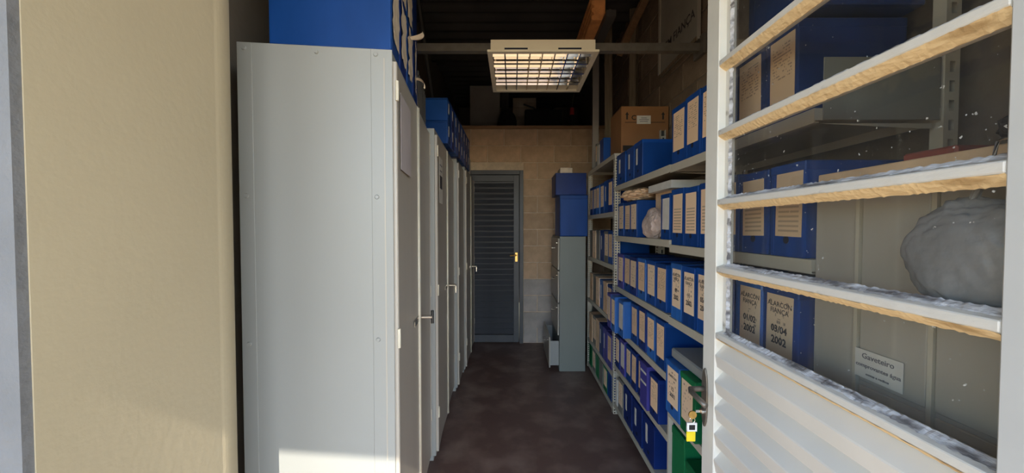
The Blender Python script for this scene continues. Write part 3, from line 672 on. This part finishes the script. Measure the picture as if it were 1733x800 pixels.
# ------------------------------------------------------------------ left-hand steel cabinets
def cabinet(label, corner, a, W, D=.47, H=1.98, doors=2, side=False, papers=(), handle='T'):
    """Local: front along +y from the near front corner, front face looks +x, body runs back to -x."""
    t = thing('steel_cabinet', label, 'cabinet', (corner[0], corner[1], 0), a)
    s = MB(); s.box(-D, -.004, 0, W, .035, H); s.box(-D+.01, -.02, .01, W-.01, 0, .035); s.build('carcass', M['cabinet'], t, bevel=.002)
    dw = (W-.016)/doors
    for k in range(doors):
        y0 = .007+k*(dw+.002)
        p = [(-.0035, y0), (.009, y0), (.012, y0+.004)]
        n = 8
        for i in range(1, n): p.append((.012-.006*math.sin(math.pi*i/n), y0+.004+(dw-.012)*i/n))   # slightly dished sheet
        p += [(.012, y0+dw-.008), (.016, y0+dw-.004), (.009, y0+dw), (-.0035, y0+dw)]
        d_ = MB().prism(p, 'z', .06, H-.035).build('door', M['cabinet_door'], t)
        hy = y0-.001 if k == 0 else y0+dw+.001
        for z in (.30, 1.03, H-.13):
            MB().cyl((.013, hy, z-.032), (.013, hy, z+.032), .0055, 10).build('hinge', M['hinge'], d_)
        if doors == 2 and k == 1: MB().cyl((.013, y0-.001, .065), (.013, y0-.001, H-.04), .009, 10).build('meeting_edge', M['hinge'], d_, smooth=True)  # rolled door edge, its bright highlight given as a cream colour
        if k == 0 and handle:
            yy = y0+dw-.03
            box(.0115, .0155, yy-.09, yy+.012, .975, 1.0).build('latch_plate', M['chrome'], d_, bevel=.001)
    if handle:
        yy = .007+(dw if doors == 2 else dw-.05)+.02
        MB().cyl((.012, yy, .985), (.070, yy, .985), .009, 12).build('handle_shaft', M['chrome'], t, smooth=False)
        if handle == 'T': MB().cyl((.071, yy, .955), (.071, yy, 1.015), .007, 10).build('handle_grip', M['black_plastic'], t, label='black grip')
        else: MB().tube([(.066, yy, .985), (.070, yy+.004, .98), (.070, yy+.004, .93)], .006, 8).build('handle_grip', M['chrome'], t)
    if side:
        for (x0, x1) in ((-D+.0005, -D+.044), (-.068, -.0005)):
            box(x0, x1, -.003, .0003, .02, H-.002).build('side_flange', M['cabinet'], t, bevel=.001)
        box(-.028, -.024, -.0042, -.0028, .02, H-.03).build('seam', M['cabinet_door'], t)
        for x in (-D+.022, -.052):
            for z in (.56, 1.03, 1.50, H-.02, .09):
                r_ = MB(); r_.cyl((0, -.003, 0), (0, -.0065, 0), .0078, 12, .0055); r_.build('rivet', M['cabinet'], t, loc=(x, 0, z))
        MB().cyl((0, .0, 0), (0, -.005, 0), .007, 12, .005).build('rivet', M['cabinet'], t, loc=(-D/2, 0, H-.02))
    for (y0, y1, z0, z1, m) in papers:
        pp = box(.0145, .0155, y0, y1, z0, z1).build('paper_notice', M[m], t, label='taped paper sheet')
        if m == 'paper':
            for k in range(4): box(.0155, .0158, y0+.02, y1-.02-.015*k, z1-.05-.035*k, z1-.042-.035*k).build('print', M['ink_grey'], pp)
    return t
A1 = R(6.5); c1 = (-.393, 1.17)
cab1 = cabinet('tall grey steel cabinet nearest the camera with riveted side panel', c1, A1, .895, side=True, papers=[(.05, .25, 1.60, 1.86, 'notice_grey')])
A2 = R(3.4); c2 = (-.455, 2.085)
cab2 = cabinet('tall grey steel cabinet, second along the left, black and white notice', c2, A2, .885, papers=[(.06, .20, 1.55, 1.83, 'paper')], handle='L')
for k in range(1): 
    pn = [o for o in cab2.children if o.name.startswith('paper_notice')][0]
    box(.0155, .0159, .075, .18, 1.64, 1.72).build('print', M['ink'], pn)
A3 = R(1.5); c3 = (-.468, 2.99)
cab3 = cabinet('narrow grey steel cabinet, third along the left wall', c3, A3, .38, doors=1, handle=None)
A4 = R(1.0); c4 = (-.455, 3.385)
cab4 = cabinet('grey steel cabinet at the far end beside the louvred door', c4, A4, .78, handle='L')

def on_cabinet(corner, a, t0, inset):
    u = Vector((-math.sin(a), math.cos(a))); nrm = Vector((math.cos(a), math.sin(a)))
    p = Vector(corner)+u*t0-nrm*inset; return p
def left_box(corner, a, t0, t1, z, h, depth, col, lab, desc, cat='box', name='archive_box', inset=.006, txt=None, group=None):
    p = on_cabinet(corner, a, (t0+t1)/2, inset)
    r = archive_box(p.x, -(t1-t0)/2, (t1-t0)/2, z, h, depth, col, lab, desc, cat, math.pi+a, name=name, hole=False, group=group)
    r.location = (p.x, p.y, z+.0004); return r
def torn(parent, seed, z0, z1, w, curl=None):
    """Ragged, peeling label on a spine; local -x is outward."""
    rnd = random.Random(seed); n = 9; m = 7; s = MB()
    for i in range(n+1):
        t = i/n; l = -w/2+rnd.uniform(-.012, .012); r = w/2+rnd.uniform(-.022, .010)
        for j in range(m+1):
            u = j/m; s.v.append((-.002-.012*max(0, u-.55)*rnd.uniform(.3, 1.6), l+(r-l)*u, z0+(z1-z0)*t+(rnd.uniform(-.01, .01) if i in (0, n) else 0)))
    for i in range(n):
        for j in range(m):
            k = i*(m+1)+j; s.f.append((k, k+1, k+m+2, k+m+1))
    o = s.build('torn_label', M['torn'], parent, label='torn peeling paper label')
    if curl:
        cy, cz, L, wd, up = curl; s = MB(); q = 10
        for i in range(q+1):
            t = i/q; ang = t*2.0
            x = -.003-L*math.sin(ang)/2.0*1.3; z = cz+up*L*(1-math.cos(ang))*.5; hw_ = wd*math.sin(math.pi*(.12+.86*t))**.8
            s.v += [(x, cy-hw_, z), (x-.004, cy, z-.006), (x, cy+hw_, z)]
        for i in range(q):
            for j in range(2): s.f.append((3*i+j, 3*i+j+1, 3*i+4+j, 3*i+3+j))
        s.build('curled_flap', M['torn'], o)
for k in range(4):
    for tier in range(2):
        where = ('lower row' if tier == 0 else 'upper row')
        b = left_box(c1, A1, .005+.142*k, .145+.142*k, 1.98+tier*.278, .275, .375, 'blue' if k % 2 == 0 else 'navy', None,
                     f"blue box with torn label, {ORD[k]} from camera, {where} atop nearest cabinet")
        if k < 3 or tier == 0:
            cu = None
            if tier == 0 and k == 2: cu = (.0, .20, .075, .022, .5)
            if tier == 0 and k == 3: cu = (.0, .10, .055, .02, -.9)
            torn(b, 10*k+tier, .045 if tier == 0 else .01, .232, .124 if k < 3 else .06, cu)
for k in range(9):
    left_box(c1, A1, .578+.034*k, .610+.034*k, 1.98, .17+.01*((k*7) % 4), .30, 'dark', None, f"dark upright folder, {ORD[k]} behind the blue boxes on nearest cabinet", 'folder', 'folder')
for k in range(8):
    for tier in range(2):
        left_box((-.450, 2.455), 0, .157*k, .157*k+.15, 1.9805+tier*.157, .155, .34, ['blue', 'navy', 'blue', 'navy', 'blue', 'blue', 'navy', 'blue'][k], 'strip',
                 f"blue box with narrow strip, {ORD[k]} along, {'lower' if tier == 0 else 'upper'} row atop farther left cabinets", inset=0, group='boxes on the farther left cabinets')
left_box(c4, 0, .36, .50, 1.9805, .15, .30, 'white', None, 'small whitish box at the far end on top of the left cabinets', 'box', 'storage_box')

# ------------------------------------------------------------------ high clutter on the right and in the loft
def plank(p, q, w, t, label, mat='wood', cat='plank'):
    p = Vector(p); q = Vector(q); L = (q-p).length
    o = box(-w/2, w/2, -t/2, t/2, 0, L).build('plank', M[mat], None, bevel=.003); o.location = p
    o.rotation_euler = (q-p).to_track_quat('Z', 'Y').to_euler(); return tag(o, label, cat)
zt = FZ[0]+.002
plank((.90, 3.34, zt), (.88, 3.33, 3.40), .075, .03, 'pale upright plank on the far rack, left of the carton')
plank((1.075, 3.22, zt), (1.10, 3.30, 3.40), .06, .03, 'pale upright plank on the far rack, directly behind the carton')
plank((.80, 3.46, zt), (.80, 3.46, 3.38), .06, .025, 'dark upright board on the far rack beside the loft edge', 'board_grey')
plank((.97, 3.30, 2.98), (1.15, 3.02, 3.40), .07, .03, 'slanting brown plank high among the upright planks', 'wood_warm')
plank((1.15, 3.40, zt), (1.155, 3.42, 3.38), .09, .02, 'greyish upright board leaning on the right wall')
lump('cloth_bundle', 'dark cloth tucked between the upright planks on the far rack', 'cloth', (.985, 3.42, zt+.26), (.06, .06, .26), M['dark_cloth'], 2, .2, 5, 3, -.2595, .2)
bn = thing('sign_board', 'off-white board lettered SEM FIANÇA hung high on the right wall', 'sign', (1.150, 2.52, 2.575))
box(-.006, .018, -.285, .285, 0, .80).build('panel', M['banner'], bn, bevel=.002)
box(-.012, -.005, -.285, .285, -.012, .012).build('bottom_batten', M['wood'], bn); box(-.014, -.005, .262, .292, .012, .80).build('side_batten', M['post'], bn)
put('lettering', text_mesh('SEM FIANÇA', .085, M['ink'], '-x', .001), bn, (-.0075, -.02, .175))
# terracotta blocks up by the roof
pb = thing('roof_beam', 'dark steel beam under the roof carrying the terracotta blocks', 'beam', (.585, 2.30, 2.72))
box(.0, .06, -.05, .90, 0, .04).build('beam', M['steel_dark'], pb)
def clay(name_label, y0, y1, z0, h):
    s = MB(); n = 4; p = []
    for i in range(n):
        a = z0+h*i/n; b = z0+h*(i+1)/n
        p += [(.0, a+.15*h/n), (.0, a+.55*h/n), (.016, a+.7*h/n), (.016, a+.95*h/n)]
    p = [(.006, z0)]+p[:-1]+[(.009, z0+h), (.09, z0+h), (.09, z0)]
    o = MB().prism(p, 'y', y0, y1).build('clay_block', M['terracotta'], None, loc=(.515, 0, 0)); return tag(o, name_label, 'brick')
clay('ribbed orange clay block above the lamp, farther of two', 2.68, 3.02, 2.7605, .19)
clay('ribbed orange clay block above the lamp, nearer of two', 2.36, 2.67, 2.7605, .19)
# loft contents
LZ = 2.5605
gb = box(-.60, -.18, 5.0, 5.03, LZ, 3.38).build('board', M['board_grey'], bevel=.003); tag(gb, 'tall grey board standing in the loft above the louvred door', 'board')
pc = box(-.165, -.06, 5.05, 5.10, LZ, 3.4).build('plank', M['folder_dark']); tag(pc, 'dark upright timber in the loft beside the grey board', 'plank')
s = MB(); p = []
for i in range(25): p.append((5.10-.012*abs(math.sin(i*math.pi/4)), .85*i/24))
p += [(5.24, .85), (5.24, 0)]
mt = MB().prism(p, 'x', 0, .36).build('rolled_mattress', M['striped'], loc=(-.0, .45, LZ)); tag(mt, 'faded ribbed mattress standing upright in the loft', 'mattress')
oc = thing('office_chair', 'black office chair standing in the loft behind the lamp', 'chair', (.42, 4.95, LZ))
box(-.26, .26, -.06, .02, .10, .46).build('backrest', M['dark_cloth'], oc, bevel=.03, seg=3)
box(-.25, .25, .02, .42, .28, .35).build('seat', M['dark_cloth'], oc, bevel=.025, seg=3)
MB().cyl((0, .2, .05), (0, .2, .28), .025, 10).build('column', M['black_plastic'], oc)
for k in range(5):
    a = 2*math.pi*k/5+.3; MB().tube([(0, .2, .07), (.25*math.cos(a), .2+.25*math.sin(a), .04)], .016, 6).build('base_arm', M['black_plastic'], oc)
    MB().cyl((.25*math.cos(a), .185+.25*math.sin(a), .022), (.25*math.cos(a), .215+.25*math.sin(a), .022), .022, 10).build('caster', M['black_plastic'], oc)
MB().tube([(-.27, .02, .55), (-.15, .0, .50), (0, -.02, .40)], .012, 6).build('arm_strut', M['black_plastic'], oc); MB().tube([(.27, .02, .55), (.15, .0, .50), (0, -.02, .40)], .012, 6).build('arm_strut', M['black_plastic'], oc)
rb = thing('spray_bottle', 'small red bottle in the loft to the right of the lamp', 'bottle', (.80, 4.85, LZ))
MB().cyl((0, 0, 0), (0, 0, .36), .035, 14).build('bottle_body', M['dark_cloth'], rb, smooth=False); MB().cyl((0, 0, .36), (0, 0, .46), .032, 14, .024).build('cap', M['red'], rb, label='red cap')
MB().tube([(0, 0, .46), (.012, 0, .56), (.03, 0, .66)], .005, 6).build('nozzle', M['galv'], rb)
lump('round_bundle', 'dark rounded bundle in the loft before the ribbed mattress', 'bundle', (-.08, 4.75, LZ+.20), (.13, .11, .20), M['dark_cloth'], 9, .1, 5, 4, -.1995, .05)
